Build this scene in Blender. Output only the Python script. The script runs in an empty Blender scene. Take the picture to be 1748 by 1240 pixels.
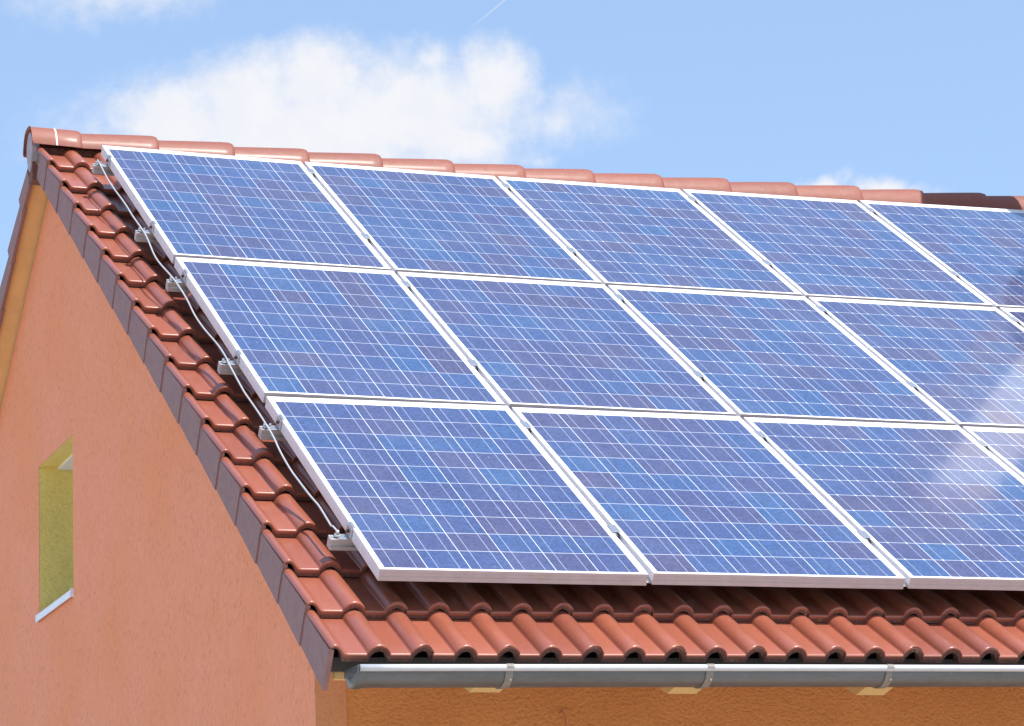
import bpy, math, random
from mathutils import Matrix, Vector
rnd = random.Random(7)
SC = bpy.context.scene
COL = SC.collection
sin, cos, pi = math.sin, math.cos, math.pi

# ------------------------------------------------------------------ camera
cd = bpy.data.cameras.new('camera')
cam = bpy.data.objects.new('camera', cd)
COL.objects.link(cam)
CAM = Vector((-3.27348, -9.81986, -1.77488))
R0 = (0.93577365, -0.35020308, -0.04105454)
R1 = (0.04410734, 0.23177970, -0.97176783)
R2 = (0.34983170, 0.90754392, 0.23233986)
m = Matrix(((R0[0], -R1[0], -R2[0]), (R0[1], -R1[1], -R2[1]), (R0[2], -R1[2], -R2[2]))).to_4x4()
m.translation = CAM
cam.matrix_world = m
cd.sensor_fit = 'HORIZONTAL'
cd.sensor_width = 36.0
cd.lens = 5256.6 / 1748 * 36.0
cd.clip_start = 0.1
cd.clip_end = 4000
SC.camera = cam

# ------------------------------------------------------------------ sun, exposure
SUN = Vector((0.22, -0.481, 0.882)).normalized()
sl = bpy.data.lights.new('sun', 'SUN')
sl.energy = 4.8
sl.angle = math.radians(0.5)
sl.color = (1.0, 0.95, 0.87)
so = bpy.data.objects.new('sun', sl)
COL.objects.link(so)
so.location = (20, -25, 40)
so.rotation_euler = SUN.to_track_quat('Z', 'Y').to_euler()
SC.view_settings.view_transform = 'Standard'
SC.view_settings.look = 'None'
SC.view_settings.exposure = 0.65
SC.view_settings.gamma = 1.0
SC.view_settings.use_curve_mapping = False


# ------------------------------------------------------------------ node helpers
class NT:
    def __init__(s, tree):
        s.t = tree
        s.n = tree.nodes
        s.l = tree.links

    def node(s, typ, **kw):
        n = s.n.new(typ)
        for k, v in kw.items():
            setattr(n, k, v)
        return n

    def put(s, sock, v):
        if isinstance(v, bpy.types.NodeSocket):
            s.l.new(v, sock)
        elif v is not None:
            sock.default_value = v

    def math(s, op, a, b=None, c=None, clamp=False):
        n = s.node('ShaderNodeMath', operation=op, use_clamp=clamp)
        s.put(n.inputs[0], a)
        s.put(n.inputs[1], b)
        s.put(n.inputs[2], c)
        return n.outputs[0]

    def mix(s, f, a, b, blend='MIX'):
        n = s.node('ShaderNodeMix', data_type='RGBA', blend_type=blend)
        s.put(n.inputs[0], f)
        s.put(n.inputs[6], a if isinstance(a, bpy.types.NodeSocket) else (*a, 1))
        s.put(n.inputs[7], b if isinstance(b, bpy.types.NodeSocket) else (*b, 1))
        return n.outputs[2]

    def ramp(s, f, stops, interp='LINEAR'):
        n = s.node('ShaderNodeValToRGB')
        n.color_ramp.interpolation = interp
        e = n.color_ramp.elements
        while len(e) < len(stops):
            e.new(0.5)
        for i, (p, c) in enumerate(stops):
            e[i].position = p
            e[i].color = (*c, 1) if len(c) == 3 else c
        s.put(n.inputs[0], f)
        return n.outputs[0]

    def noise(s, vec, scale, detail=2.0, rough=0.5, out=0, dims='3D'):
        n = s.node('ShaderNodeTexNoise', noise_dimensions=dims)
        s.put(n.inputs['Vector'], vec)
        n.inputs['Scale'].default_value = scale
        n.inputs['Detail'].default_value = detail
        n.inputs['Roughness'].default_value = rough
        return n.outputs[out]

    def smooth(s, x, lo, hi):
        n = s.node('ShaderNodeMapRange', interpolation_type='SMOOTHSTEP')
        s.put(n.inputs[0], x)
        s.put(n.inputs[1], lo)
        s.put(n.inputs[2], hi)
        return n.outputs[0]

    def mapping(s, vec, scale=(1, 1, 1), rot=(0, 0, 0), loc=(0, 0, 0)):
        n = s.node('ShaderNodeMapping')
        s.put(n.inputs[0], vec)
        n.inputs['Scale'].default_value = scale
        n.inputs['Rotation'].default_value = rot
        n.inputs['Location'].default_value = loc
        return n.outputs[0]


# ------------------------------------------------------------------ sky
w = bpy.data.worlds.new('World')
SC.world = w
w.use_nodes = True
g = NT(w.node_tree)
g.n.clear()
SKYGAIN = 0.15
sky = g.node('ShaderNodeTexSky', sky_type='NISHITA')
sky.sun_disc = False
sky.sun_elevation = math.asin(SUN.z)
sky.sun_rotation = math.atan2(SUN.x, SUN.y)
sky.air_density = 1.0
sky.dust_density = 1.3
sky.ozone_density = 1.2
sky.altitude = 200
tc = g.node('ShaderNodeTexCoord').outputs['Generated']
sep = g.node('ShaderNodeSeparateXYZ')
g.put(sep.inputs[0], tc)
DEG = 180 / pi
az = g.math('MULTIPLY', g.math('ARCTAN2', sep.outputs[0], sep.outputs[1]), DEG)
el = g.math('MULTIPLY', g.math('ARCSINE', sep.outputs[2]), DEG)
wv = g.node('ShaderNodeCombineXYZ')
g.put(wv.inputs[0], az)
g.put(wv.inputs[1], el)
dirv = wv.outputs[0]
warp = g.noise(dirv, 0.9, 4, 0.55, out=1)
ws = g.node('ShaderNodeSeparateXYZ')
g.put(ws.inputs[0], warp)
azw = g.math('ADD', az, g.math('MULTIPLY', g.math('SUBTRACT', ws.outputs[0], 0.5), 1.1))
elw = g.math('ADD', el, g.math('MULTIPLY', g.math('SUBTRACT', ws.outputs[1], 0.5), 0.8))
# cumulus banks: azimuth, elevation, half width, half height (degrees), strength
BLOBS = [(14.747, 17.996, 1.261, 0.785, 1), (16.118, 18.52, 1.15, 0.763, 1), (17.549, 18.765, 1.094, 0.817, 1.0),
         (19.183, 18.074, 2.293, 1.035, 1.0), (17.236, 17.799, 3.778, 1.035, 1.0), (20.976, 18.553, 0.713, 0.785, 0.95),
         (20.078, 17.611, 1.029, 0.654, 0.95), (19.792, 19.05, 0.553, 0.371, 0.6), (22.2, 17.95, 1.25, 0.55, 0.42),
         (13.537, 20.50, 1.629, 0.523, 0.55), (27.28, 16.405, 0.454, 0.185, 0.9), (28.348, 16.262, 0.409, 0.207, 0.9),
         (27.714, 16.179, 1.362, 0.098, 0.7), (21.597, 17.139, 0.513, 0.174, 0.35), (28.941, 16.109, 0.454, 0.109, 0.4),
         (-25, 14, 9, 3.5, 1), (-52, 22, 12, 5, 1), (-85, 12, 16, 4, 1), (-130, 20, 18, 6, 1), (170, 16, 20, 5, 1),  # this row and the next: unseen banks added for bright fill and reflections
         (70, 15, 12, 4, 1), (110, 24, 14, 5, 1)]
acc = None
for a, e, rx, ry, st in BLOBS:
    dx = g.math('DIVIDE', g.math('SUBTRACT', azw, a), rx)
    dy = g.math('DIVIDE', g.math('SUBTRACT', elw, e), ry)
    d = g.math('SQRT', g.math('ADD', g.math('MULTIPLY', dx, dx), g.math('MULTIPLY', dy, dy)))
    v = g.math('MULTIPLY', g.math('SUBTRACT', 1.5, d), st)
    acc = v if acc is None else g.math('MAXIMUM', acc, v)
fine = g.noise(dirv, 2.6, 6, 0.6)
shape = g.math('ADD', acc, g.math('MULTIPLY', g.math('SUBTRACT', fine, 0.5), 0.7))
mask = g.smooth(shape, -0.1, 1.15)
mask = g.math('MULTIPLY', mask, 0.97)
# vapour trail: thin streak in the sky
px, py, qx, qy = 21.33, 20.22, 20.33, 19.517
ln = math.hypot(qx - px, qy - py)
tx, ty = (qx - px) / ln, (qy - py) / ln
ra = g.math('SUBTRACT', az, px)
re_ = g.math('SUBTRACT', el, py)
along = g.math('ADD', g.math('MULTIPLY', ra, tx), g.math('MULTIPLY', re_, ty))
across = g.math('ABSOLUTE', g.math('SUBTRACT', g.math('MULTIPLY', ra, ty), g.math('MULTIPLY', re_, tx)))
trail = g.math('MULTIPLY', g.math('SUBTRACT', 1.0, g.smooth(across, 0.004, 0.028)),
               g.math('MULTIPLY', g.math('SUBTRACT', 1.0, g.smooth(along, ln * 0.3, ln)), g.smooth(along, -3.0, -2.0)))
mask = g.math('MAXIMUM', mask, g.math('MULTIPLY', trail, 0.3))
body = g.noise(dirv, 1.3, 4, 0.55)
cloud = g.mix(g.smooth(body, 0.3, 0.7), (0.885, 0.90, 0.955), (0.935, 0.94, 0.97))
CL = 4.25
cloudv = g.node('ShaderNodeVectorMath', operation='SCALE')
g.put(cloudv.inputs[0], cloud)
cloudv.inputs['Scale'].default_value = CL
skyc = g.mix(0.45, sky.outputs[0], (1.78, 2.66, 4.15))
colr = g.mix(mask, skyc, cloudv.outputs[0])
bg = g.node('ShaderNodeBackground')
g.put(bg.inputs[0], colr)
bg.inputs[1].default_value = SKYGAIN
ow = g.node('ShaderNodeOutputWorld')
g.l.new(bg.outputs[0], ow.inputs[0])


# ------------------------------------------------------------------ materials
def material(name):
    mt = bpy.data.materials.new(name)
    mt.use_nodes = True
    t = NT(mt.node_tree)
    b = t.n['Principled BSDF']
    return mt, t, b


def geo(t):
    return t.node('ShaderNodeNewGeometry').outputs['Position']


def bump(t, b, h, strength, dist):
    n = t.node('ShaderNodeBump')
    n.inputs['Strength'].default_value = strength
    n.inputs['Distance'].default_value = dist
    t.put(n.inputs['Height'], h)
    t.l.new(n.outputs[0], b.inputs['Normal'])


def mat_tile(name, base, dark, coat=0.35, rough=0.33):
    mt, t, b = material(name)
    P = geo(t)
    at = t.node('ShaderNodeAttribute', attribute_name='tile_rnd')
    r = at.outputs['Fac']
    c = t.mix(r, base, dark)
    c = t.mix(t.math('MULTIPLY', t.smooth(t.noise(P, 9, 4, 0.6), 0.35, 0.75), 0.35), c, [x * 0.72 for x in base])
    c = t.mix(t.math('MULTIPLY', t.smooth(t.noise(P, 60, 3, 0.7), 0.5, 0.8), 0.25), c, (0.36, 0.15, 0.11))
    # small lichen and lime specks
    sp = t.smooth(t.noise(P, 145, 1, 0.5), 0.775, 0.80)
    c = t.mix(t.math('MULTIPLY', sp, 0.7), c, (0.62, 0.55, 0.45))
    t.put(b.inputs['Base Color'], c)
    t.put(b.inputs['Roughness'], t.math('ADD', rough, t.math('MULTIPLY', t.noise(P, 25, 3), 0.14)))
    b.inputs['Coat Weight'].default_value = coat
    b.inputs['Coat Roughness'].default_value = 0.22
    bump(t, b, t.noise(P, 220, 3, 0.6), 0.12, 0.002)
    return mt


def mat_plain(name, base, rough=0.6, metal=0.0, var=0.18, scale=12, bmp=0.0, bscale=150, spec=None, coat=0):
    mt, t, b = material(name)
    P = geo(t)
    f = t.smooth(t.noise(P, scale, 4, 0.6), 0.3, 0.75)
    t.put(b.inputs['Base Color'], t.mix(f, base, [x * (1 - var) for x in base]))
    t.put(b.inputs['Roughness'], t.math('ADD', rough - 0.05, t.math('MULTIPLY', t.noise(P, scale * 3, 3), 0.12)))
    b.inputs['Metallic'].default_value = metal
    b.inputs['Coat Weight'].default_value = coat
    if bmp:
        bump(t, b, t.noise(P, bscale, 3, 0.6), bmp, 0.002)
    return mt


def mat_gable():
    # scratched render: short vertical grooves
    mt, t, b = material('scratched_salmon_render')
    P = geo(t)
    n1 = t.noise(t.mapping(P, (1, 95, 32)), 1.0, 3, 0.7)
    n2 = t.noise(t.mapping(P, (1, 34, 11)), 1.0, 5, 0.7)
    big = t.noise(P, 1.4, 3, 0.55)
    c = t.mix(t.smooth(big, 0.3, 0.7), (0.79, 0.310, 0.182), (0.77, 0.285, 0.138))
    c = t.mix(t.math('MULTIPLY', t.smooth(n2, 0.42, 0.66), 0.45), c, (0.70, 0.25, 0.125))
    c = t.mix(t.math('MULTIPLY', t.math('MULTIPLY', t.smooth(n1, 0.52, 0.66), t.math('ADD', 0.35, t.math('MULTIPLY', t.smooth(t.noise(P, 7, 4, 0.6), 0.35, 0.65), 0.65))), 0.8), c, (0.45, 0.15, 0.07))
    t.put(b.inputs['Base Color'], c)
    b.inputs['Roughness'].default_value = 0.9
    bump(t, b, t.math('ADD', t.math('MULTIPLY', n1, -1.0), t.math('MULTIPLY', n2, -0.5)), 0.6, 0.008)
    return mt


def mat_stucco(name, c1, c2, strength, scale):
    mt, t, b = material(name)
    P = geo(t)
    n1 = t.noise(t.mapping(P, (1, 1, 1.25), (0, 0.5, 0)), scale, 3, 0.55)
    big = t.noise(P, 2.2, 3, 0.6)
    c = t.mix(t.smooth(big, 0.3, 0.7), c1, c2)
    c = t.mix(t.math('MULTIPLY', t.smooth(n1, 0.35, 0.5), 0.0), c, c2)
    c = t.mix(t.math('MULTIPLY', t.math('SUBTRACT', 1.0, t.smooth(n1, 0.3, 0.5)), 0.3), c, [x * 0.6 for x in c2])
    t.put(b.inputs['Base Color'], c)
    b.inputs['Roughness'].default_value = 0.85
    bump(t, b, n1, strength, 0.02)
    return mt


COLS, ROWS = 6, 10
PW, PH = 0.992, 1.594
GAPU, GAPV = 0.020, 0.0333
LIP = 0.012
MARG = 0.0215
MARG_T, MARG_B = 0.040, 0.020


def mat_cells(name, dots):
    mt, t, b = material(name)
    uv = t.node('ShaderNodeUVMap').outputs[0]
    s = t.node('ShaderNodeSeparateXYZ')
    t.put(s.inputs[0], uv)
    pu = (PW - 2 * MARG) / COLS
    pv = (PH - MARG_T - MARG_B) / ROWS
    x = t.math('DIVIDE', t.math('SUBTRACT', s.outputs[0], MARG), pu)
    y = t.math('DIVIDE', t.math('SUBTRACT', s.outputs[1], MARG_B), pv)
    ix = t.math('FLOOR', x)
    iy = t.math('FLOOR', y)
    fx = t.math('SUBTRACT', x, ix)
    fy = t.math('SUBTRACT', y, iy)
    ri = t.node('ShaderNodeObjectInfo').outputs['Random']
    cv = t.node('ShaderNodeCombineXYZ')
    t.put(cv.inputs[0], ix)
    t.put(cv.inputs[1], iy)
    t.put(cv.inputs[2], t.math('MULTIPLY', ri, 137.0))
    wn = t.node('ShaderNodeTexWhiteNoise', noise_dimensions='3D')
    t.put(wn.inputs[0], cv.outputs[0])
    r = wn.outputs[0]
    c = t.ramp(r, [(0.0, (0.043, 0.041, 0.112)), (0.18, (0.034, 0.042, 0.130)), (0.5, (0.027, 0.047, 0.150)),
                   (0.85, (0.022, 0.055, 0.167)), (1.0, (0.019, 0.063, 0.180))])
    # crystal grains of the silicon
    uv3 = t.node('ShaderNodeVectorMath', operation='ADD')
    t.put(uv3.inputs[0], uv)
    t.put(uv3.inputs[1], cv.outputs[0])
    vo = t.node('ShaderNodeTexVoronoi', feature='F1')
    t.put(vo.inputs['Vector'], uv3.outputs[0])
    vo.inputs['Scale'].default_value = 120
    vs = t.node('ShaderNodeSeparateColor')
    t.put(vs.inputs[0], vo.outputs['Color'])
    gr = t.math('ADD', 0.70, t.math('MULTIPLY', vs.outputs[0], 0.62))
    gv = t.node('ShaderNodeVectorMath', operation='SCALE')
    t.put(gv.inputs[0], c)
    t.put(gv.inputs['Scale'], gr)
    c = gv.outputs[0]
    # busbars
    bb = None
    for p0 in (0.25, 0.75):
        d = t.math('ABSOLUTE', t.math('SUBTRACT', fx, p0))
        bb = d if bb is None else t.math('MINIMUM', bb, d)
    bus = t.math('SUBTRACT', 1.0, t.smooth(bb, 0.0062, 0.0095))
    c = t.mix(t.math('MULTIPLY', bus, 0.6), c, (0.46, 0.50, 0.62))
    dx = t.math('SUBTRACT', 0.5, t.math('ABSOLUTE', t.math('SUBTRACT', fx, 0.5)))
    dy = t.math('SUBTRACT', 0.5, t.math('ABSOLUTE', t.math('SUBTRACT', fy, 0.5)))
    gx = t.math('SUBTRACT', 1.0, t.smooth(dx, 0.0068, 0.0098))
    gy = t.math('SUBTRACT', 1.0, t.smooth(dy, 0.0085, 0.0115))
    c = t.mix(t.math('MULTIPLY', gy, 0.8), c, (0.66, 0.69, 0.78))
    c = t.mix(gx, c, (0.60, 0.64, 0.74))
    if dots:
        dd = t.math('MULTIPLY', t.math('SUBTRACT', 1.0, t.smooth(bb, 0.014, 0.019)),
                    t.math('SUBTRACT', 1.0, t.smooth(dy, 0.020, 0.028)))
        c = t.mix(dd, c, (0.95, 0.96, 1.0))
    # white back sheet outside the cell field
    out = None
    for a, lo, hi in ((x, 0.0, COLS), (y, 0.0, ROWS)):
        o = t.math('MAXIMUM', t.math('LESS_THAN', a, lo), t.math('GREATER_THAN', a, hi))
        out = o if out is None else t.math('MAXIMUM', out, o)
    c = t.mix(out, c, (0.80, 0.81, 0.84))
    # dust film
    P = geo(t)
    dust = t.smooth(t.noise(P, 3.0, 5, 0.65), 0.35, 0.8)
    c = t.mix(t.math('ADD', 0.012, t.math('MULTIPLY', dust, 0.045)), c, (0.55, 0.53, 0.52))
    sp = t.smooth(t.noise(P, 75, 1, 0.5), 0.79, 0.81)
    c = t.mix(t.math('MULTIPLY', sp, 0.4), c, (0.6, 0.6, 0.62))
    t.put(b.inputs['Base Color'], c)
    b.inputs['Roughness'].default_value = 0.45
    b.inputs['Specular IOR Level'].default_value = 0.2
    b.inputs['Coat Weight'].default_value = 1.0
    b.inputs['Coat Roughness'].default_value = 0.09
    b.inputs['Coat IOR'].default_value = 1.45
    return mt


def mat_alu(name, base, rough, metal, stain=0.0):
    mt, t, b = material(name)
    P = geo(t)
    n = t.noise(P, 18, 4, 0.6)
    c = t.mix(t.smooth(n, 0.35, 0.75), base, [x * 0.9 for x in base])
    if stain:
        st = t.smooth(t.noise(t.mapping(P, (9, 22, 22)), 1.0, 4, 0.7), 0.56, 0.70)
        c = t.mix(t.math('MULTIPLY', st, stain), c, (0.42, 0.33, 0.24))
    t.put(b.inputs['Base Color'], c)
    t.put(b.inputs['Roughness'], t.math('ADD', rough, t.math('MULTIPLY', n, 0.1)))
    b.inputs['Metallic'].default_value = metal
    return mt


def mat_zinc():
    mt, t, b = material('weathered_zinc')
    P = geo(t)
    n = t.noise(t.mapping(P, (3, 14, 14)), 1.0, 5, 0.65)
    sp = t.smooth(t.noise(P, 40, 4, 0.7), 0.45, 0.75)
    c = t.mix(t.smooth(n, 0.3, 0.75), (0.115, 0.127, 0.140), (0.085, 0.092, 0.098))
    c = t.mix(t.math('MULTIPLY', sp, 0.25), c, (0.2, 0.21, 0.225))
    t.put(b.inputs['Base Color'], c)
    t.put(b.inputs['Roughness'], t.math('ADD', 0.36, t.math('MULTIPLY', sp, 0.15)))
    b.inputs['Metallic'].default_value = 0.35
    return mt


def mat_front():
    # broken / cut clay at the tile noses
    mt, t, b = material('tile_nose_clay')
    P = geo(t)
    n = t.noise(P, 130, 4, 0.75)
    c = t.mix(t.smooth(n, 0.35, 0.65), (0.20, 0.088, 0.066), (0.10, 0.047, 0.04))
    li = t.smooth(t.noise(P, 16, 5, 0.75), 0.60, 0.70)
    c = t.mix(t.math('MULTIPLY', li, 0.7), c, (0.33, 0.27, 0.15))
    t.put(b.inputs['Base Color'], c)
    b.inputs['Roughness'].default_value = 0.9
    bump(t, b, n, 0.7, 0.006)
    return mt


def mat_ground():
    mt, t, b = material('pale_paving')
    P = geo(t)
    br = t.node('ShaderNodeTexBrick')
    t.put(br.inputs['Vector'], P)
    br.inputs['Color1'].default_value = (0.48, 0.44, 0.39, 1)
    br.inputs['Color2'].default_value = (0.44, 0.405, 0.36, 1)
    br.inputs['Mortar'].default_value = (0.24, 0.22, 0.20, 1)
    br.inputs['Scale'].default_value = 4.0
    br.inputs['Mortar Size'].default_value = 0.012
    far = t.smooth(t.math('ADD', t.node('ShaderNodeCameraData').outputs[1], 0) if False else t.noise(P, 0.05, 3), 0.45, 0.6)
    c = t.mix(t.math('MULTIPLY', t.smooth(t.noise(P, 1.2, 5, 0.6), 0.3, 0.8), 0.25), br.outputs[0], (0.28, 0.26, 0.23))
    t.put(b.inputs['Base Color'], c)
    b.inputs['Roughness'].default_value = 0.9
    return mt


M = dict(
    tile=mat_tile('glazed_terracotta', (0.300, 0.087, 0.049), (0.225, 0.064, 0.040), 0.5),
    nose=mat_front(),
    verge=mat_plain('brown_verge_clay', (0.25, 0.127, 0.122), 0.65, var=0.2, scale=30, bmp=0.25, coat=0.05),
    ridge=mat_tile('glazed_ridge_clay', (0.222, 0.062, 0.040), (0.182, 0.052, 0.035), 0.06, 0.58),
    capend=mat_plain('pale_grey_lilac_clay', (0.36, 0.31, 0.35), 0.6, var=0.25, scale=24, bmp=0.2),
    mortar=mat_plain('pale_mortar', (0.72, 0.66, 0.62), 0.8, var=0.2, scale=80, bmp=0.3),
    gable=mat_gable(),
    front=mat_stucco('coarse_orange_stucco', (0.53, 0.225, 0.068), (0.47, 0.19, 0.054), 0.55, 75),
    trim=mat_stucco('smooth_orange_render', (0.53, 0.240, 0.115), (0.49, 0.215, 0.098), 0.25, 60),
    ochre=mat_plain('ochre_painted_boards', (0.74, 0.45, 0.19), 0.7, var=0.12, scale=8),
    cream=mat_plain('cream_painted_timber', (0.60, 0.42, 0.18), 0.65, var=0.12, scale=10),
    reveal=mat_stucco('yellow_green_render', (0.80, 0.64, 0.19), (0.74, 0.58, 0.16), 0.35, 55),
    white=mat_plain('white_plastic', (0.80, 0.80, 0.80), 0.4, var=0.05),
    sill=mat_plain('pale_grey_sill', (0.74, 0.78, 0.88), 0.45, var=0.06),
    alu=mat_alu('anodised_frame', (0.82, 0.81, 0.84), 0.36, 0.25, 0.0),
    alub=mat_alu('anodised_frame_stained_shaded', (0.47, 0.415, 0.43), 0.45, 0.1, 0.4),  # stains, plus a darker base painting the shade on the down-slope face
    rail=mat_alu('milled_rail', (0.62, 0.63, 0.64), 0.32, 0.7),
    steel=mat_alu('bright_steel', (0.55, 0.57, 0.60), 0.28, 0.9),
    wire=mat_alu('dull_wire', (0.44, 0.46, 0.50), 0.45, 0.35),
    dark=mat_plain('black_shade_and_fittings', (0.02, 0.02, 0.022), 0.6, var=0.1),  # black fittings, and the painted shade under the eave tiles
    back=mat_plain('panel_back_sheet', (0.10, 0.10, 0.105), 0.6, var=0.05),  # darkened to deepen the shade on the tiles under the panels
    cells=mat_cells('blue_cells', False),
    cellsd=mat_cells('blue_cells_soldered', True),
    slate=mat_plain('dark_slate_cladding', (0.075, 0.06, 0.065), 0.6, var=0.3, scale=20),
    joint=mat_plain('grey_joint_strip', (0.30, 0.30, 0.32), 0.6, var=0.1),
    zinc=mat_zinc(),
    bead=mat_alu('sunlit_zinc_bead', (0.50, 0.52, 0.56), 0.42, 0.3),  # same zinc as the gutter, lightened to paint the sunlit lip
    strap=mat_plain('rusty_strap', (0.22, 0.195, 0.175), 0.6, var=0.3, scale=60),
    ground=mat_ground(),
    glass=mat_plain('dark_window_glass', (0.03, 0.04, 0.05), 0.08, var=0.1),
)


# ------------------------------------------------------------------ mesh helpers
class MB:
    def __init__(s):
        s.v, s.f, s.m, s.sm, s.a, s.uv = [], [], [], [], [], {}

    def vert(s, p):
        s.v.append(tuple(p))
        return len(s.v) - 1

    def face(s, idx, mat=0, smooth=False, a=0.5, uv=None):
        if uv:
            s.uv[len(s.f)] = uv
        s.f.append(tuple(idx))
        s.m.append(mat)
        s.sm.append(smooth)
        s.a.append(a)

    def quad(s, pts, mat=0, smooth=False, a=0.5, uv=None):
        s.face([s.vert(p) for p in pts], mat, smooth, a, uv)

    def grid(s, rows, mat=0, smooth=True, a=0.5, closed=False, flip=False):
        """rows: list of lists of points"""
        ids = [[s.vert(p) for p in r] for r in rows]
        n = len(ids[0])
        for i in range(len(ids) - 1):
            for j in range(n if closed else n - 1):
                k = (j + 1) % n
                q = [ids[i][j], ids[i][k], ids[i + 1][k], ids[i + 1][j]]
                if flip:
                    q.reverse()
                mm = mat[i] if isinstance(mat, list) else mat
                s.face(q, mm, smooth, a)
        return ids

    def box(s, fn, a0, a1, b0, b1, c0, c1, mat=0, bev=0.0, faces=None, a=0.5):
        """box in the coordinates of fn(a,b,c) with small chamfers"""
        e = bev
        if e <= 0:
            p = [fn(x, y, z) for x in (a0, a1) for y in (b0, b1) for z in (c0, c1)]
            i = [s.vert(q) for q in p]
            for q in ((0, 1, 3, 2), (4, 6, 7, 5), (0, 4, 5, 1), (2, 3, 7, 6), (0, 2, 6, 4), (1, 5, 7, 3)):
                s.face([i[k] for k in q], mat, False, a)
            return
        A, B, C_ = (a0, a1), (b0, b1), (c0, c1)
        ids = {}
        for ia in (0, 1):
            for ib in (0, 1):
                for ic in (0, 1):
                    sa, sb, sc = (e if ia == 0 else -e), (e if ib == 0 else -e), (e if ic == 0 else -e)
                    ids[ia, ib, ic, 0] = s.vert(fn(A[ia], B[ib] + sb, C_[ic] + sc))
                    ids[ia, ib, ic, 1] = s.vert(fn(A[ia] + sa, B[ib], C_[ic] + sc))
                    ids[ia, ib, ic, 2] = s.vert(fn(A[ia] + sa, B[ib] + sb, C_[ic]))
        def F(keys):
            s.face([ids[k] for k in keys], mat, False, a)
        for ia in (0, 1):
            F([(ia, 0, 0, 0), (ia, 0, 1, 0), (ia, 1, 1, 0), (ia, 1, 0, 0)])
        for ib in (0, 1):
            F([(0, ib, 0, 1), (0, ib, 1, 1), (1, ib, 1, 1), (1, ib, 0, 1)])
        for ic in (0, 1):
            F([(0, 0, ic, 2), (0, 1, ic, 2), (1, 1, ic, 2), (1, 0, ic, 2)])
        for x in (0, 1):
            for y in (0, 1):
                F([(x, y, 0, 0), (x, y, 1, 0), (x, y, 1, 1), (x, y, 0, 1)])
                F([(x, 0, y, 0), (x, 1, y, 0), (x, 1, y, 2), (x, 0, y, 2)])
                F([(0, x, y, 1), (1, x, y, 1), (1, x, y, 2), (0, x, y, 2)])
                for z in (0, 1):
                    F([(x, y, z, 0), (x, y, z, 1), (x, y, z, 2)])

    def tube(s, pts, r, n=8, mat=0, cap=True):
        rows = []
        for i, p in enumerate(pts):
            p = Vector(p)
            t = (Vector(pts[min(i + 1, len(pts) - 1)]) - Vector(pts[max(i - 1, 0)])).normalized()
            up = Vector((0, 0, 1)) if abs(t.z) < 0.9 else Vector((1, 0, 0))
            x = t.cross(up).normalized()
            y = x.cross(t)
            rr = r[i] if isinstance(r, list) else r
            rows.append([p + x * rr * cos(2 * pi * k / n) + y * rr * sin(2 * pi * k / n) for k in range(n)])
        ids = s.grid(rows, mat, True, closed=True)
        if cap:
            s.face(list(reversed(ids[0])), mat)
            s.face(ids[-1], mat)

    def build(s, name, mats, parent=None, origin=(0, 0, 0), recalc=True):
        """origin = parent's world location: vertices are given in world space"""
        me = bpy.data.meshes.new(name)
        o = Vector(origin)
        me.from_pydata([tuple(Vector(p) - o) for p in s.v], [], s.f)
        for mm in (mats if isinstance(mats, (list, tuple)) else [mats]):
            me.materials.append(M[mm])
        me.polygons.foreach_set('material_index', s.m)
        me.polygons.foreach_set('use_smooth', s.sm)
        at = me.attributes.new('tile_rnd', 'FLOAT', 'FACE')
        at.data.foreach_set('value', s.a)
        if s.uv:
            ul = me.uv_layers.new(name='UVMap')
            for fi, uvs in s.uv.items():
                for k, li in enumerate(me.polygons[fi].loop_indices):
                    ul.data[li].uv = uvs[k]
        me.update()
        if recalc:
            import bmesh
            bm = bmesh.new()
            bm.from_mesh(me)
            bmesh.ops.recalc_face_normals(bm, faces=bm.faces)
            bm.to_mesh(me)
            bm.free()
        ob = bpy.data.objects.new(name, me)
        COL.objects.link(ob)
        if parent is not None:
            ob.parent = parent
        return ob


def empty(name, loc, label=None, cat=None, group=None):
    o = bpy.data.objects.new(name, None)
    o.empty_display_size = 0.2
    COL.objects.link(o)
    o.location = loc
    tag(o, label, cat, group)
    return o


def tag(o, label=None, cat=None, group=None, kind=None):
    for k, v in (('label', label), ('category', cat), ('group', group), ('kind', kind)):
        if v:
            o[k] = v
    return o


ID = lambda x, y, z: (x, y, z)

# ------------------------------------------------------------------ roof frame
PITCH = 0.59920755
SP, CP = sin(PITCH), cos(PITCH)
SAG = [-0.00646, 0.00792, 0.00598, -0.0084, -0.00067, -0.00055, 0.00077, 0.00074]
YA = 4.595                       # ridge axis
UEND = 8.1                       # right end of the roof


def dw(u, v):
    u = min(max(u, -0.4), 5.3)
    v = min(max(v, -0.45), 5.6)
    b = (1, u, v, u * v, u * u, v * v, u * v * v, u * u * v)
    return sum(x * y for x, y in zip(SAG, b))


def S(u, v, ww):
    """roof coordinates (along ridge, up the slope, off the slope) to world"""
    ww = ww + dw(u, v)
    return Vector((u, v * CP - ww * SP, v * SP + ww * CP))


def SR(u, v, ww):
    p = S(u, v, ww)
    p.y = 2 * YA - p.y
    return p


def T1(u, v, ww):
    """the tiling runs slightly out of true against the panels"""
    vv = max(v, -0.4)
    return S(u + 0.042 * (1 - math.exp(-(vv + 0.34) / 1.5)), v, ww + 0.0185 - 0.0056 * (vv + 0.34))


def T2(u, v, ww):
    p = T1(u, v, ww)
    p.y = 2 * YA - p.y
    return p


# ------------------------------------------------------------------ ground
gb = MB()
gz = -3.4
gb.quad([(-600, -600, gz), (600, -600, gz), (600, 600, gz), (-600, 600, gz)])
ground = tag(gb.build('ground', 'ground'), kind='structure')

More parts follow.
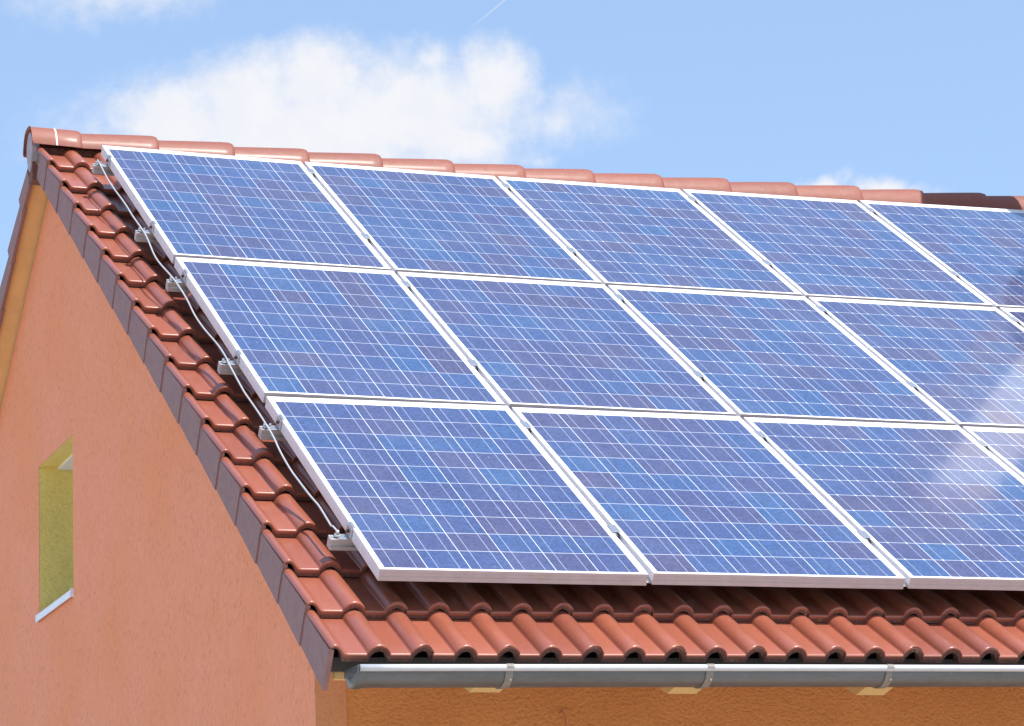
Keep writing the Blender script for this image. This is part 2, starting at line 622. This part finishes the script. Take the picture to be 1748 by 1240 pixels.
# ------------------------------------------------------------------ house
HO = (4.0, YA, gz)
house = empty('house', HO, 'orange and salmon rendered house with a red tiled gable roof carrying solar panels', 'house')
XW, YW = -0.095, 0.475
XE = UEND - 0.14
YR = 2 * YA - YW


def soffit_z(y):
    yy = y if y <= YA else 2 * YA - y
    ww = -0.256
    v = (yy + ww * SP) / CP
    return v * SP + ww * CP


# gable wall with the window opening
WY0, WY1, WZ0, WZ1 = 4.265, 5.025, 0.622, 1.378
outer = [(YW, gz), (YR, gz), (YR, soffit_z(YR)), (YA, soffit_z(YA)), (YW, soffit_z(YW))]
b = MB()
T = 0.36
ys = [YW, WY0, YA, WY1, YR]
for y0, y1 in zip(ys, ys[1:]):
    inner = y0 >= WY0 and y1 <= WY1
    for x in (XW, XW + T):
        if inner:
            b.quad([(x, y0, gz), (x, y1, gz), (x, y1, WZ0), (x, y0, WZ0)])
            b.quad([(x, y0, WZ1), (x, y1, WZ1), (x, y1, soffit_z(y1)), (x, y0, soffit_z(y0))])
        else:
            b.quad([(x, y0, gz), (x, y1, gz), (x, y1, soffit_z(y1)), (x, y0, soffit_z(y0))])
b.build('gable_wall', 'gable', house, HO, recalc=False)
# plain far gable
b = MB()
b.face([b.vert((XE, y, z)) for y, z in outer])
b.build('far_gable_wall', 'gable', house, HO)
b = MB()
zt = soffit_z(YW) + 0.004
b.quad([(XW + 0.002, YW, gz), (XE, YW, gz), (XE, YW, zt), (XW + 0.002, YW, zt)])
b.build('front_wall', 'front', house, HO)
b = MB()
b.quad([(XW + 0.002, YR, gz), (XE, YR, gz), (XE, YR, zt), (XW + 0.002, YR, zt)])
b.build('rear_wall', 'front', house, HO)
b = MB()
b.box(ID, XW + 0.001, 0.018, YW - 0.004, YW + 0.05, gz, zt, bev=0.002)
b.build('corner_trim', 'trim', house, HO)
# thin rod with a hooked top on the front wall
b = MB()
pts = [(0.845, YW - 0.012, gz + 0.3), (0.845, YW - 0.012, -0.44)]
for k in range(1, 8):
    a = pi * k / 7
    pts.append((0.845 - 0.012 + 0.012 * cos(a), YW - 0.012, -0.44 + 0.02 * sin(a)))
b.tube(pts, 0.0035, 6)
b.build('wall_rod', 'trim', house, HO)

# window
win = MB()
d = 0.26
x0, x1 = XW + 0.001, XW + d
win.quad([(x0, WY1, WZ0), (x1, WY1, WZ0), (x1, WY1, WZ1), (x0, WY1, WZ1)])
win.quad([(x0, WY0, WZ0), (x1, WY0, WZ0), (x1, WY0, WZ1), (x0, WY0, WZ1)])
win.quad([(x0, WY0, WZ1), (x1, WY0, WZ1), (x1, WY1, WZ1), (x0, WY1, WZ1)])
win.quad([(x0, WY0, WZ0), (x1, WY0, WZ0), (x1, WY1, WZ0), (x0, WY1, WZ0)])
window = win.build('window', 'reveal', house, HO, recalc=False)
b = MB()
xf = XW + 0.20
fw = 0.06
b.box(ID, xf, xf + 0.06, WY0 + 0.001, WY0 + fw, WZ0 + 0.002, WZ1 - 0.002, bev=0.004)
b.box(ID, xf, xf + 0.06, WY1 - fw, WY1 - 0.001, WZ0 + 0.002, WZ1 - 0.002, bev=0.004)
b.box(ID, xf, xf + 0.06, WY0 + fw, WY1 - fw, WZ0 + 0.002, WZ0 + fw, bev=0.004)
b.box(ID, xf, xf + 0.06, WY0 + fw, WY1 - fw, WZ1 - fw, WZ1 - 0.002, bev=0.004)
b.build('window_frame', 'white', window, HO)
b = MB()
b.box(ID, xf + 0.02, xf + 0.035, WY0 + fw, WY1 - fw, WZ0 + fw, WZ1 - fw)
b.build('pane', 'glass', window, HO)
# pale shutter slot in the head of the opening
b = MB()
b.box(ID, XW + 0.095, xf, WY0 + 0.02, WY1 - 0.002, WZ1 - 0.012, WZ1 - 0.001)
b.build('shutter_slot', 'white', window, HO)
b = MB()
b.box(ID, XW - 0.014, xf, WY0 + 0.004, WY1 + 0.012, WZ0 - 0.004, WZ0 + 0.016, bev=0.003)
b.box(ID, XW - 0.016, XW - 0.0125, WY0 + 0.001, WY1 + 0.013, WZ0 - 0.022, WZ0 + 0.010)
b.box(ID, XW - 0.017, XW + 0.001, WY0 - 0.003, WY0 + 0.002, WZ0 - 0.023, WZ0 + 0.019)
b.box(ID, XW - 0.017, XW - 0.0005, WY1 + 0.0135, WY1 + 0.017, WZ0 - 0.023, WZ0 + 0.019)
b.build('sill', 'sill', window, HO)

# soffit boards under both slopes, fascia
b = MB()
for F in (S, SR):
    vs = [-0.25 + 0.39 * k for k in range(15)]
    vs[-1] = 5.385
    for v0, v1 in zip(vs, vs[1:]):
        b.quad([F(-0.205, v0, -0.256), F(UEND, v0, -0.256), F(UEND, v1, -0.256), F(-0.205, v1, -0.256)])
        for uu in (UEND,):
            b.quad([F(uu, v0, -0.256), F(uu, v1, -0.256), F(uu, v1, -0.235), F(uu, v0, -0.235)])
b.build('soffit', 'ochre', house, HO, recalc=False)
b = MB()
b.box(ID, -0.200, UEND - 0.02, -0.080, -0.060, -0.395, -0.345, bev=0.002)
b.build('fascia', 'ochre', house, HO)
b = MB()
b.box(ID, -0.200, UEND - 0.02, 2 * YA + 0.060, 2 * YA + 0.080, -0.395, -0.345, bev=0.002)
b.build('fascia', 'ochre', house, HO)
# black strips painting the shade in the hollows under the first course
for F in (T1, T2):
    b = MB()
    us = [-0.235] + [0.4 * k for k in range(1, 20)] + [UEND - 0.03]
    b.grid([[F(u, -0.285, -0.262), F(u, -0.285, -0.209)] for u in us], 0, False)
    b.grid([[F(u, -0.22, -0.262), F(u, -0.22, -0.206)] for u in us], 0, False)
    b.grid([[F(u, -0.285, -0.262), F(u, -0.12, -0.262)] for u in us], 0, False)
    b.build('eave_shade_strip', 'dark', house, HO, recalc=False)
# rafter tails under the eaves
for k in range(11):
    u = 0.372 + 0.735 * k
    if u > UEND - 0.3:
        break
    b = MB()
    zb = -0.419
    w2 = 0.055
    prof = [(-0.058, -0.28), (-0.058, -0.40), (-0.01, zb + 0.008), (0.03, zb), (YW - 0.001, zb + 0.19), (YW - 0.001, -0.12)]
    L = [b.vert((u - w2, y, z)) for y, z in prof]
    R_ = [b.vert((u + w2, y, z)) for y, z in prof]
    b.face(L)
    b.face(list(reversed(R_)))
    for i in range(len(prof)):
        j = (i + 1) % len(prof)
        b.face([L[i], L[j], R_[j], R_[i]])
    b.build('rafter', 'cream', house, HO)

# ------------------------------------------------------------------ roof tiles
GAUGE = 0.3373
V0 = -0.338
NC = 17
PER = 0.1527
RC0 = -0.075                      # centre of the first roll
WP = -0.170                       # pan surface at a tile nose
STEP = 0.033
RH, RW = 0.0335, 0.0405
TS = (-1, -0.965, -0.88, -0.70, -0.40, 0, 0.40, 0.70, 0.88, 0.965, 1)


def rtop(t):
    return RH * max(0.0, 1 - abs(t) ** 2.1) ** 0.62


def rbot(t):
    if abs(t) >= 0.8:
        return -0.031
    return -0.031 + 0.039 * max(0, 1 - abs(t / 0.8) ** 2.1) ** 0.55


def field_profile(k):
    """tile with pan, roll k, pan, roll k+1 (interlock on the right flank)"""
    pr = []
    c1 = RC0 + PER * k
    c2 = c1 + PER
    s0 = c1 - PER + RW * 0.9
    pr.append((s0, 0.0, -0.030, 0))
    pr.append((c1 - RW - 0.004, 0.0, -0.031, 0))
    pr += [(c1 + RW * t, rtop(t), rbot(t), 0) for t in TS]
    pr.append((c1 + RW + 0.004, 0.0, -0.031, 0))
    pr.append((c2 - RW - 0.004, 0.0, -0.031, 0))
    pr += [(c2 + RW * t, rtop(t) + 0.0035 * max(0, t), rbot(t), 1 if 0 <= t < 0.95 else 0) for t in TS]
    return pr


def verge_profile():
    lip = [(-0.247, 0.010, -0.02), (-0.2455, 0.024, -0.0), (-0.239, 0.031, 0.014), (-0.229, 0.033, 0.018),
           (-0.219, 0.030, 0.013), (-0.209, 0.021, 0.0), (-0.199, 0.008, -0.03), (-0.191, 0.001, -0.030),
           (-0.180, 0.0, -0.030)]
    pr = [(a, b_, c, 0) for a, b_, c in lip]
    for k in (0, 1):
        c = RC0 + PER * k
        pr.append((c - RW - 0.004, 0.0, -0.031, 0))
        pr += [(c + RW * t, rtop(t) + (0.0035 * max(0, t) if k else 0), rbot(t), 1 if k and 0 <= t < 0.95 else 0) for t in TS]
        if k == 0:
            pr.append((c + RW + 0.004, 0.0, -0.031, 0))
    return pr


def add_tile(mb, F, pr, ci, lod=False):
    v0 = V0 + GAUGE * ci + rnd.uniform(-0.0015, 0.0015)
    a = rnd.random()
    lift = rnd.uniform(-0.0012, 0.0012)
    roll = rnd.uniform(-0.002, 0.002)
    sl = STEP / GAUGE
    back = 0.385 if ci < NC - 1 else 0.335
    um = pr[0][0]
    uw = pr[-1][0] - um
    chip = [(rnd.uniform(0.004, 0.016), rnd.uniform(0.002, 0.008)) if c else (0, 0) for _, _, _, c in pr]
    st = [(0.0, -0.0065), (0.0012, -0.0028), (0.0040, -0.0007), (0.009, 0.0), (0.17, 0.0), (back, 0.0)]
    rows = []
    for dv, dz in st:
        row = []
        for (u, wt, wb, c), (cv, cz) in zip(pr, chip):
            k = 1.0 if dv < 0.002 else (0.55 if dv < 0.01 else (0.18 if dv < 0.02 else 0))
            row.append(F(u, v0 + dv + cv * k, WP + lift + roll * (u - um) / uw + wt + dz - cz * k * 0.7 - sl * dv))
        rows.append(row)
    mb.grid(rows, 0, True, a)
    fr = [rows[0]]
    for f_ in (0.4, 1.0):
        fr.append([F(u, v0 + 0.003 * f_ + cv * (1 - 0.5 * f_), WP + lift + roll * (u - um) / uw + (wt - 0.0065) * (1 - f_) + wb * f_)
                   for (u, wt, wb, c), (cv, cz) in zip(pr, chip)])
    mb.grid(fr, [0, 1], False, a)
    if not lod:
        un = [fr[-1], [F(u, v0 + 0.05, WP + wb - 0.002) for u, wt, wb, c in pr]]
        mb.grid(un, 1, False, a)


roofb = MB()
nT = int((UEND - 0.1) / (2 * PER))
for F, lod in ((T1, False), (T2, True)):
    for ci in range(NC):
        for k in range(nT):
            add_tile(roofb, F, field_profile(2 + 2 * k), ci, lod)
# sarking sheet just under the tiles so that no gap looks through
for F in (S, SR):
    vs = [-0.25 + 0.5 * k for k in range(12)]
    us = [-0.2, 0, 1, 2, 3, 4, 5, UEND - 0.02]
    for v0, v1 in zip(vs, vs[1:]):
        for u0, u1 in zip(us, us[1:]):
            roofb.quad([F(u0, v0, -0.246), F(u1, v0, -0.246), F(u1, min(v1, 5.3), -0.246), F(u0, min(v1, 5.3), -0.246)], 1)
roof = roofb.build('roof', ['tile', 'nose'], house, HO, recalc=False)

# verge tiles with their side skirts, both slopes
vp = verge_profile()
for F in (T1, T2):
    for ci in range(NC):
        b = MB()
        add_tile(b, F, vp, ci)
        v0 = V0 + GAUGE * ci + rnd.uniform(-0.002, 0.002)
        L = GAUGE + 0.03 if ci < NC - 1 else 0.21
        out = rnd.uniform(0, 0.0015)
        # skirt: slightly splayed plate so that each overlaps the next one down... edges parallel to the roof
        A = []
        for dv, ex in ((0.0, 0.004), (L, -0.001)):
            v = v0 + dv
            ztop = WP + 0.018 - STEP / GAUGE * dv
            zb = (-0.306 if F is T1 else -0.268) + rnd.uniform(-0.0015, 0.0015)
            xo = -0.2475 - ex - out
            A.append([F(xo, v, ztop), F(xo, v, zb + 0.003), F(xo + 0.003, v, zb), F(xo + 0.017, v, zb), F(xo + 0.019, v, zb + 0.003), F(xo + 0.019, v, ztop - 0.004)])
        i0 = [b.vert(p) for p in A[0]]
        i1 = [b.vert(p) for p in A[1]]
        for j in range(5):
            b.face([i0[j], i0[j + 1], i1[j + 1], i1[j]], 2)
        b.face(i0, 3)
        b.face(list(reversed(i1)), 2)
        b.build('verge_tile', ['tile', 'nose', 'verge', 'verge'], roof, HO, recalc=False)

# ------------------------------------------------------------------ ridge tiles
def ridge_section(x, r, drop=0.0, zt=None):
    """half hexagon-like rounded section: list of points across the ridge"""
    sec = [(-1.0, -1.05), (-0.99, -0.94), (-0.82, -0.50), (-0.62, -0.24), (-0.36, -0.12), (0, -0.085),
           (0.36, -0.12), (0.62, -0.24), (0.82, -0.50), (0.99, -0.94), (1.0, -1.05)]
    pts = []
    for sy, sz in sec:
        z = (zt if zt is not None else RZ) + dw(min(x, 5.2), 5.5) + sz * r - drop
        pts.append((x, YA + sy * r * 1.02, z))
    return pts


RZ = 3.000 - 0.002
ends = [0.016 + 0.3918 * k for k in range(24)]
prev = -0.234
for k, xe in enumerate(ends):
    if prev > UEND - 0.05:
        break
    xe = min(xe, UEND)
    b = MB()
    a = rnd.random()
    xs = prev - (0.03 if k else 0.0)
    jz = rnd.uniform(-0.002, 0.002)
    if k == 0:
        st = [(xs, 0.113, -0.004), (xs + 0.006, 0.117, 0.0), (xe - 0.03, 0.121, 0.0), (xe - 0.012, 0.1205, 0.001), (xe - 0.003, 0.117, 0.004), (xe, 0.111, 0.010)]
    else:
        st = [(xs, 0.104, 0.021), (xs + 0.06, 0.106, 0.018), ((xs + xe) / 2, 0.112, 0.009), (xe - 0.06, 0.119, 0.001), (xe - 0.022, 0.1205, 0.0), (xe - 0.008, 0.118, 0.003), (xe - 0.001, 0.112, 0.010), (xe, 0.106, 0.018)]
    rows = [ridge_section(x, r, dz + jz + (0.006 if k == 0 else 0)) for x, r, dz in st]
    b.grid(rows, 0, True, a)
    inner = [ridge_section(x, r - 0.014, dz + jz + 0.013) for x, r, dz in st]
    b.grid(inner, 0, True, a, flip=True)
    for e in (0, -1):
        b.grid([rows[e], inner[e]], 1 if k == 0 and e == 0 else 0, False, a)
    for j in (0, -1):
        b.grid([[r_[j] for r_ in rows], [r_[j] for r_ in inner]], 0, False, a)
    ob = b.build('ridge_tile', ['ridge', 'nose'], roof, HO, recalc=False)
    if k == 0:
        ob['label'] = 'short end ridge tile with a white mortar joint across it'
        # mortar joint across the first tile
        b = MB()
        x0 = -0.115
        ra = [ridge_section(x, 0.120, 0.003) for x in (x0 - 0.002, x0 + 0.006)]
        # jagged top patch
        ra[0][5] = (ra[0][5][0] - 0.022, ra[0][5][1], ra[0][5][2])
        b.grid(ra, 0, True)
        b.build('mortar_joint', 'mortar', roof, HO, recalc=False)
    prev = xe
# closing disc below the end ridge tile
b = MB()
out_ = []
for i in range(20):
    a = 2 * pi * i / 20
    out_.append((0.068 * cos(a) * (1.0 - 0.35 * max(0, -sin(a))), 0.112 * sin(a) if sin(a) < 0 else 0.09 * sin(a)))
for x in (-0.268, -0.246):
    pass
zc = RZ - 0.115
f0 = [b.vert((-0.226, YA - 0.002 + y, zc + z)) for y, z in out_]
f1 = [b.vert((-0.190, YA + y * 1.04, zc + z * 1.04)) for y, z in out_]
b.face(f0)
b.face(list(reversed(f1)))
for i in range(20):
    b.face([f0[i], f0[(i + 1) % 20], f1[(i + 1) % 20], f1[i]])
b.build('ridge_end_cap', 'capend', roof, HO)
# dark ridge batten closing the gap beneath the ridge tiles
b = MB()
b.box(ID, -0.22, UEND - 0.02, YA - 0.045, YA + 0.045, 2.72, 2.89)
b.build('ridge_batten', 'nose', roof, HO)

# ------------------------------------------------------------------ gutter
GY, GZ = -0.268, -0.369
GW, GD = 0.136, 0.054
gx0, gx1 = -0.172, UEND


def gz_at(x):
    return GZ + dw(x, -0.42) * 0.9


def gutter_pt(x, th, off=0.0):
    yc = GY + GW / 2
    return (x, yc - (GW / 2 + off) * cos(th), gz_at(x) - 0.006 - (GD + off) * sin(th) ** 0.9)


xs = [gx0 + (gx1 - gx0) * i / 40 for i in range(41)]
b = MB()
ths = [pi * i / 18 for i in range(19)]
b.grid([[gutter_pt(x, t) for t in ths] for x in xs], 0, True)
b.grid([[gutter_pt(x, t, -0.0015) for t in ths] for x in xs], 0, True, flip=True)
b.tube([(x, GY - 0.006, gz_at(x) - 0.004) for x in xs], 0.0118, 12, 1)
gutter = b.build('gutter', ['zinc', 'bead'], house, HO, recalc=False)
b = MB()
c0 = b.vert((gx0 - 0.012, GY + GW / 2, gz_at(gx0) - 0.04))
ring = [b.vert((gx0 - 0.004, *gutter_pt(gx0, t, 0.004)[1:])) for t in ths]
ring2 = [b.vert((gx0 + 0.022, *gutter_pt(gx0, t, 0.004)[1:])) for t in ths]
for i in range(18):
    b.face([c0, ring[i], ring[i + 1]], 0, True)
    b.face([ring[i], ring2[i], ring2[i + 1], ring[i + 1]])
b.face([c0, ring[-1], ring[0]])
b.box(ID, gx0 - 0.008, gx0 - 0.003, GY - 0.008, GY + GW + 0.004, gz_at(gx0) - 0.022, gz_at(gx0) + 0.006, bev=0.0015)
b.build('gutter_end_cap', 'zinc', gutter, HO)
for bx in (0.352, 1.083, 1.770, 2.49, 3.22, 3.95, 4.68, 5.41, 6.14, 6.87, 7.6):
    b = MB()
    hw = 0.013
    p0 = [gutter_pt(bx - hw, t, 0.005) for t in ths[:14]]
    p1 = [gutter_pt(bx + hw, t, 0.005) for t in ths[:14]]
    q0 = [gutter_pt(bx - hw, t, 0.0003) for t in ths[:14]]
    q1 = [gutter_pt(bx + hw, t, 0.0005) for t in ths[:14]]
    b.grid([q0, p0, p1, q1], 0, False)
    z = gz_at(bx)
    arc = [(GY - 0.006 - 0.0138 * cos(a), z - 0.004 + 0.0138 * sin(a)) for a in [(-0.3 + 0.35 * i) * 1.0 for i in range(9)]]
    b.grid([[(bx - hw, y, zz) for y, zz in arc], [(bx + hw, y, zz) for y, zz in arc]], 1, True)
    b.tube([(bx, GY - 0.004, z - 0.045), (bx, GY - 0.010, z - 0.045)], 0.004, 8)
    b.build('gutter_bracket', ['strap', 'strap'], gutter, HO, recalc=False)

# ------------------------------------------------------------------ chimney on the slope beyond the last panels
b = MB()
cu0, cu1, cv0, cv1 = 5.13, 5.60, 4.02, 4.5
pa = S(cu0, cv0, -0.3)
pb = S(cu1, cv1, -0.3)
CX0, CX1, CY0, CY1 = cu0, cu1, pa.y, pb.y
cmid = pa.z + 1.28
ctop = pa.z + 2.62
b.box(ID, CX0, CX1, CY0, CY1, pa.z - 0.1, cmid, bev=0.006)
chim = b.build('chimney', 'slate', roof, HO)
b = MB()
b.box(ID, CX0 + 0.012, CX1 - 0.012, CY0 + 0.012, CY1 - 0.012, cmid + 0.001, ctop, bev=0.006)
b.box(ID, CX0 - 0.012, CX1 + 0.03, CY0 - 0.03, CY1 + 0.03, ctop + 0.001, ctop + 0.05, bev=0.01)
b.build('chimney_head', 'white', roof, HO)

# ------------------------------------------------------------------ solar panels
FH = 0.045


def panel_frame_mesh():
    b = MB()
    prof = [(0, -FH), (0, -0.030), (0.0018, -0.029), (0.0018, -0.026), (0, -0.025), (0, -0.016), (0.0012, -0.0152), (0.0012, -0.0138), (0, -0.013),
            (0, -0.0012), (0.0012, 0), (LIP - 0.001, 0), (LIP, -0.001), (LIP, -0.006), (0.004, -0.006), (0.004, -FH + 0.002), (0.022, -FH + 0.002), (0.022, -FH)]
    def corner(o, k):
        x0, x1, y0, y1 = o, PW - o, o, PH - o
        return ((x0, y0), (x1, y0), (x1, y1), (x0, y1))[k]
    rings = []
    for o, z in prof:
        rings.append([(*corner(o, k), z) for k in range(4)])
    for side in range(4):
        k2 = (side + 1) % 4
        mat = 1 if side == 0 else 0  # down-slope side gets the stained, shade-darkened copy
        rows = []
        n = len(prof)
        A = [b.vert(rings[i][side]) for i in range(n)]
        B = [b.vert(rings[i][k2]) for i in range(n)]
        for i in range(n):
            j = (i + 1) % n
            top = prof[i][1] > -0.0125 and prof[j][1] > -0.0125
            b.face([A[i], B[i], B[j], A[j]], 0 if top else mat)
    return b


def panel(u, v, label, dots):
    o = bpy.data.objects.new('solar_panel', None)
    COL.objects.link(o)
    p00 = S(u, v, 0)
    p10 = S(u + PW, v, 0)
    p01 = S(u, v + PH, 0)
    p11 = S(u + PW, v + PH, 0)
    ex = ((p10 - p00) + (p11 - p01)).normalized()
    ey = ((p01 - p00) + (p11 - p10)).normalized()
    ez = ex.cross(ey).normalized()
    ey = ez.cross(ex)
    c = (p00 + p10 + p01 + p11) / 4
    org = c - ex * PW / 2 - ey * PH / 2
    mt = Matrix((ex, ey, ez)).transposed().to_4x4()
    mt.translation = org
    o.matrix_world = mt
    tag(o, label, 'solar panel', 'solar panels mounted in three rows on the roof')
    return o


fr0 = panel_frame_mesh().build('frame', ['alu', 'alub'])
gl = {}
for dts in (False, True):
    b = MB()
    i0, i1, j0, j1 = 0.004, PW - 0.004, 0.004, PH - 0.004
    b.quad([(i0, j0, -0.0042), (i1, j0, -0.0042), (i1, j1, -0.0042), (i0, j1, -0.0042)], uv=[(i0, j0), (i1, j0), (i1, j1), (i0, j1)])
    gl[dts] = b.build('cell_glass', 'cellsd' if dts else 'cells', recalc=False)
b = MB()
b.quad([(0.005, 0.005, -0.0105), (0.005, PH - 0.005, -0.0105), (PW - 0.005, PH - 0.005, -0.0105), (PW - 0.005, 0.005, -0.0105)])
b.box(ID, 0.43, 0.56, PH - 0.22, PH - 0.11, -0.033, -0.011, 1, bev=0.003)
bk0 = b.build('back_sheet', ['back', 'dark'], recalc=False)

PU = PW + GAPU
PV = PH + GAPV
b = MB()
b.box(ID, PW + 0.0012, PW + GAPU - 0.0012, 0.002, PH - 0.002, -0.036, -0.034)
b.box(ID, PW + GAPU / 2 - 0.001, PW + GAPU / 2 + 0.001, 0.002, PH - 0.002, -0.0338, -0.030)
js0 = b.build('joint_strip', 'joint')
jused = False
WHERE = {
    (0, 0): 'leftmost solar panel of the bottom row, beside the lowest rail ends',
    (0, 1): 'second solar panel from the left in the bottom row above the gutter',
    (0, 2): 'third solar panel from the left in the bottom row above the gutter',
    (0, 3): 'narrow visible corner of a solar panel at right picture edge, bottom row',
    (1, 0): 'leftmost solar panel of the middle row, beside the middle rail ends',
    (1, 1): 'second solar panel from the left in the middle row',
    (1, 2): 'third solar panel from the left in the middle row',
    (1, 3): 'fourth solar panel from the left in the middle row',
    (1, 4): 'small visible corner of a solar panel at right picture edge, middle row',
    (2, 0): 'leftmost solar panel of the top row, beside the end of the ridge',
    (2, 1): 'second solar panel from the left in the top row under the ridge',
    (2, 2): 'third solar panel from the left in the top row under the ridge',
    (2, 3): 'fourth solar panel from the left in the top row under the ridge',
    (2, 4): 'rightmost solar panel of the top row, below the shaded stretch of ridge',
}
first = True
used = {False: False, True: False}
for r in range(3):
    for c in range(5):
        where = WHERE.get((r, c))
        if where is None:
            continue
        dts = c >= 2
        p = panel(c * PU, r * PV, where, dts)
        if first:
            f, k = fr0, bk0
            first = False
        else:
            f, k = fr0.copy(), bk0.copy()
            COL.objects.link(f)
            COL.objects.link(k)
        if used[dts]:
            q = gl[dts].copy()
            COL.objects.link(q)
        else:
            q = gl[dts]
            used[dts] = True
        if c < 4:
            if jused:
                j = js0.copy()
                COL.objects.link(j)
            else:
                j, jused = js0, True
            j.parent = p
        for ch in (f, k, q):
            ch.parent = p

# ------------------------------------------------------------------ mounting rails with clamps
RAILV = [0.365, 1.372, 2.055, 3.027, 3.68, 4.665]
REND = [4.1, 4.1, 5.12, 5.12, 5.12, 5.12]
names = ['lowest aluminium mounting rail, its end sticking out left of the bottom panel',
         'second aluminium mounting rail from the gutter, at the upper part of the bottom panel row',
         'third aluminium mounting rail from the gutter, at the lower part of the middle panel row',
         'aluminium mounting rail at the upper part of the middle panel row',
         'aluminium mounting rail at the lower part of the top panel row',
         'topmost aluminium mounting rail, close under the ridge']
RT = -0.0465


def rail_at(v, u0, u1, label):
    o = S(u0, v, RT)
    root = empty('mounting_rail', o, label, 'mounting rail', 'aluminium rails under the solar panels')
    b = MB()
    h, d_ = 0.041, 0.020
    prof = [(-d_, 0), (-0.006, 0), (-0.006, -0.004), (0.006, -0.004), (0.006, 0), (d_, 0), (d_, -h), (-d_, -h), (-d_, -0.027), (-d_ + 0.012, -0.026),
            (-d_ + 0.012, -0.014), (-d_, -0.013)]
    us = [u0 + (u1 - u0) * i / 12 for i in range(13)]
    rows = [[S(u, v + a, RT + z) for a, z in prof] for u in us]
    ids = b.grid(rows, 0, False, closed=True)
    b.face(list(reversed(ids[0])))
    b.face(ids[-1])
    b.build('rail_profile', 'rail', root, o)
    fn = lambda x, y, z: S(x, v + y, z)
    # roof hooks
    u = 0.43
    while u < u1:
        b = MB()
        b.box(fn, u - 0.015, u + 0.015, -0.012, 0.008, -0.20, RT - h - 0.0005, bev=0.001)
        b.build('roof_hook', 'steel', root, o)
        u += 2 * PER * 3
    # end clamp standing against the first panel
    b = MB()
    b.box(fn, -0.0065, -0.001, -0.027, 0.027, RT + 0.003, -0.004, bev=0.0008)
    b.box(fn, -0.046, -0.0068, -0.022, 0.022, RT + 0.0005, RT + 0.004, bev=0.0008)
    b.box(fn, -0.001, 0.010, -0.027, 0.027, 0.0006, 0.0030, bev=0.0006)
    b.tube([S(-0.0068, v + 0.004, -0.022), S(-0.013, v + 0.004, -0.022)], 0.0068, 6, 1)
    b.build('end_clamp', ['steel', 'dark'], root, o)
    # clip that holds the earthing wire
    if v > 0.5:
        b = MB()
        b.box(fn, -0.062, -0.034, -0.013, 0.013, RT + 0.0046, RT + 0.0085, bev=0.001)
        for q in (-0.059, -0.037):
            b.tube([S(q, v, RT + 0.0085), S(q, v, RT + 0.019)], 0.0052, 6)
        b.build('wire_clip', 'steel', root, o)
    else:
        b = MB()
        b.tube([S(-0.046, v, RT + 0.0045), S(-0.046, v, RT + 0.012)], 0.011, 8)
        b.tube([S(-0.046, v, RT + 0.012), S(-0.046, v + 0.004, RT + 0.026)], [0.008, 0.0055], 8)
        b.build('cable_lug', 'wire', root, o)
    # middle clamps between neighbouring panels
    for c in range(1, 5):
        uc = c * PU - GAPU / 2
        if uc > u1:
            continue
        b = MB()
        b.box(fn, uc - 0.016, uc + 0.016, -0.012, 0.055, 0.0010, 0.0042, bev=0.0008)
        b.box(fn, uc - 0.0085, uc - 0.0062, -0.032, 0.055, -0.030, 0.0008)
        b.box(fn, uc + 0.0062, uc + 0.0085, -0.032, 0.055, -0.030, 0.0008)
        b.tube([S(uc, v - 0.022, RT + 0.001), S(uc, v - 0.022, -0.006)], 0.006, 8, 1)
        b.build('middle_clamp', ['steel', 'dark'], root, o)
    return root


for v, ue, nm in zip(RAILV, REND, names):
    rail_at(v, -0.072, ue, nm)

# ------------------------------------------------------------------ earthing wire
WPTS = [(-0.048, 4.70), (-0.048, 4.664), (-0.052, 4.54), (-0.054, 4.4), (-0.050, 4.263), (-0.044, 4.063), (-0.050, 3.864), (-0.049, 3.68), (-0.050, 3.56), (-0.064, 3.319),
        (-0.064, 3.199), (-0.052, 3.027), (-0.047, 2.906), (-0.045, 2.774), (-0.052, 2.588), (-0.050, 2.444), (-0.040, 2.251), (-0.041, 2.09), (-0.047, 2.0), (-0.051, 1.778),
        (-0.051, 1.601), (-0.053, 1.372), (-0.054, 1.261), (-0.061, 1.112), (-0.062, 0.952), (-0.058, 0.855), (-0.051, 0.71), (-0.045, 0.625), (-0.048, 0.516),
        (-0.051, 0.43), (-0.047, 0.385), (-0.046, 0.369)]
pts = []
for i in range(len(WPTS) - 1):
    p0 = WPTS[max(i - 1, 0)]
    p1, p2 = WPTS[i], WPTS[i + 1]
    p3 = WPTS[min(i + 2, len(WPTS) - 1)]
    for k in range(4):
        t = k / 4
        q = [0.5 * ((2 * b1) + (-a1 + c1) * t + (2 * a1 - 5 * b1 + 4 * c1 - d1) * t * t + (-a1 + 3 * b1 - 3 * c1 + d1) * t ** 3)
             for a1, b1, c1, d1 in zip(p0, p1, p2, p3)]
        pts.append(q)
pts.append(WPTS[-1])


def wire_w(v):
    d_ = min(abs(v - r) for r in RAILV)
    return -0.032 - 0.010 * (1 - cos(min(1.0, d_ / 0.45) * pi)) / 2


b = MB()
b.tube([S(u, v, wire_w(v) if v > 0.42 else -0.026) for u, v in pts], 0.0036, 8)
o = S(-0.05, 0.37, -0.03)
wob = b.build('earthing_wire', 'wire')
tag(wob, 'grey earthing wire running down over the rail ends left of the panels', 'wire')
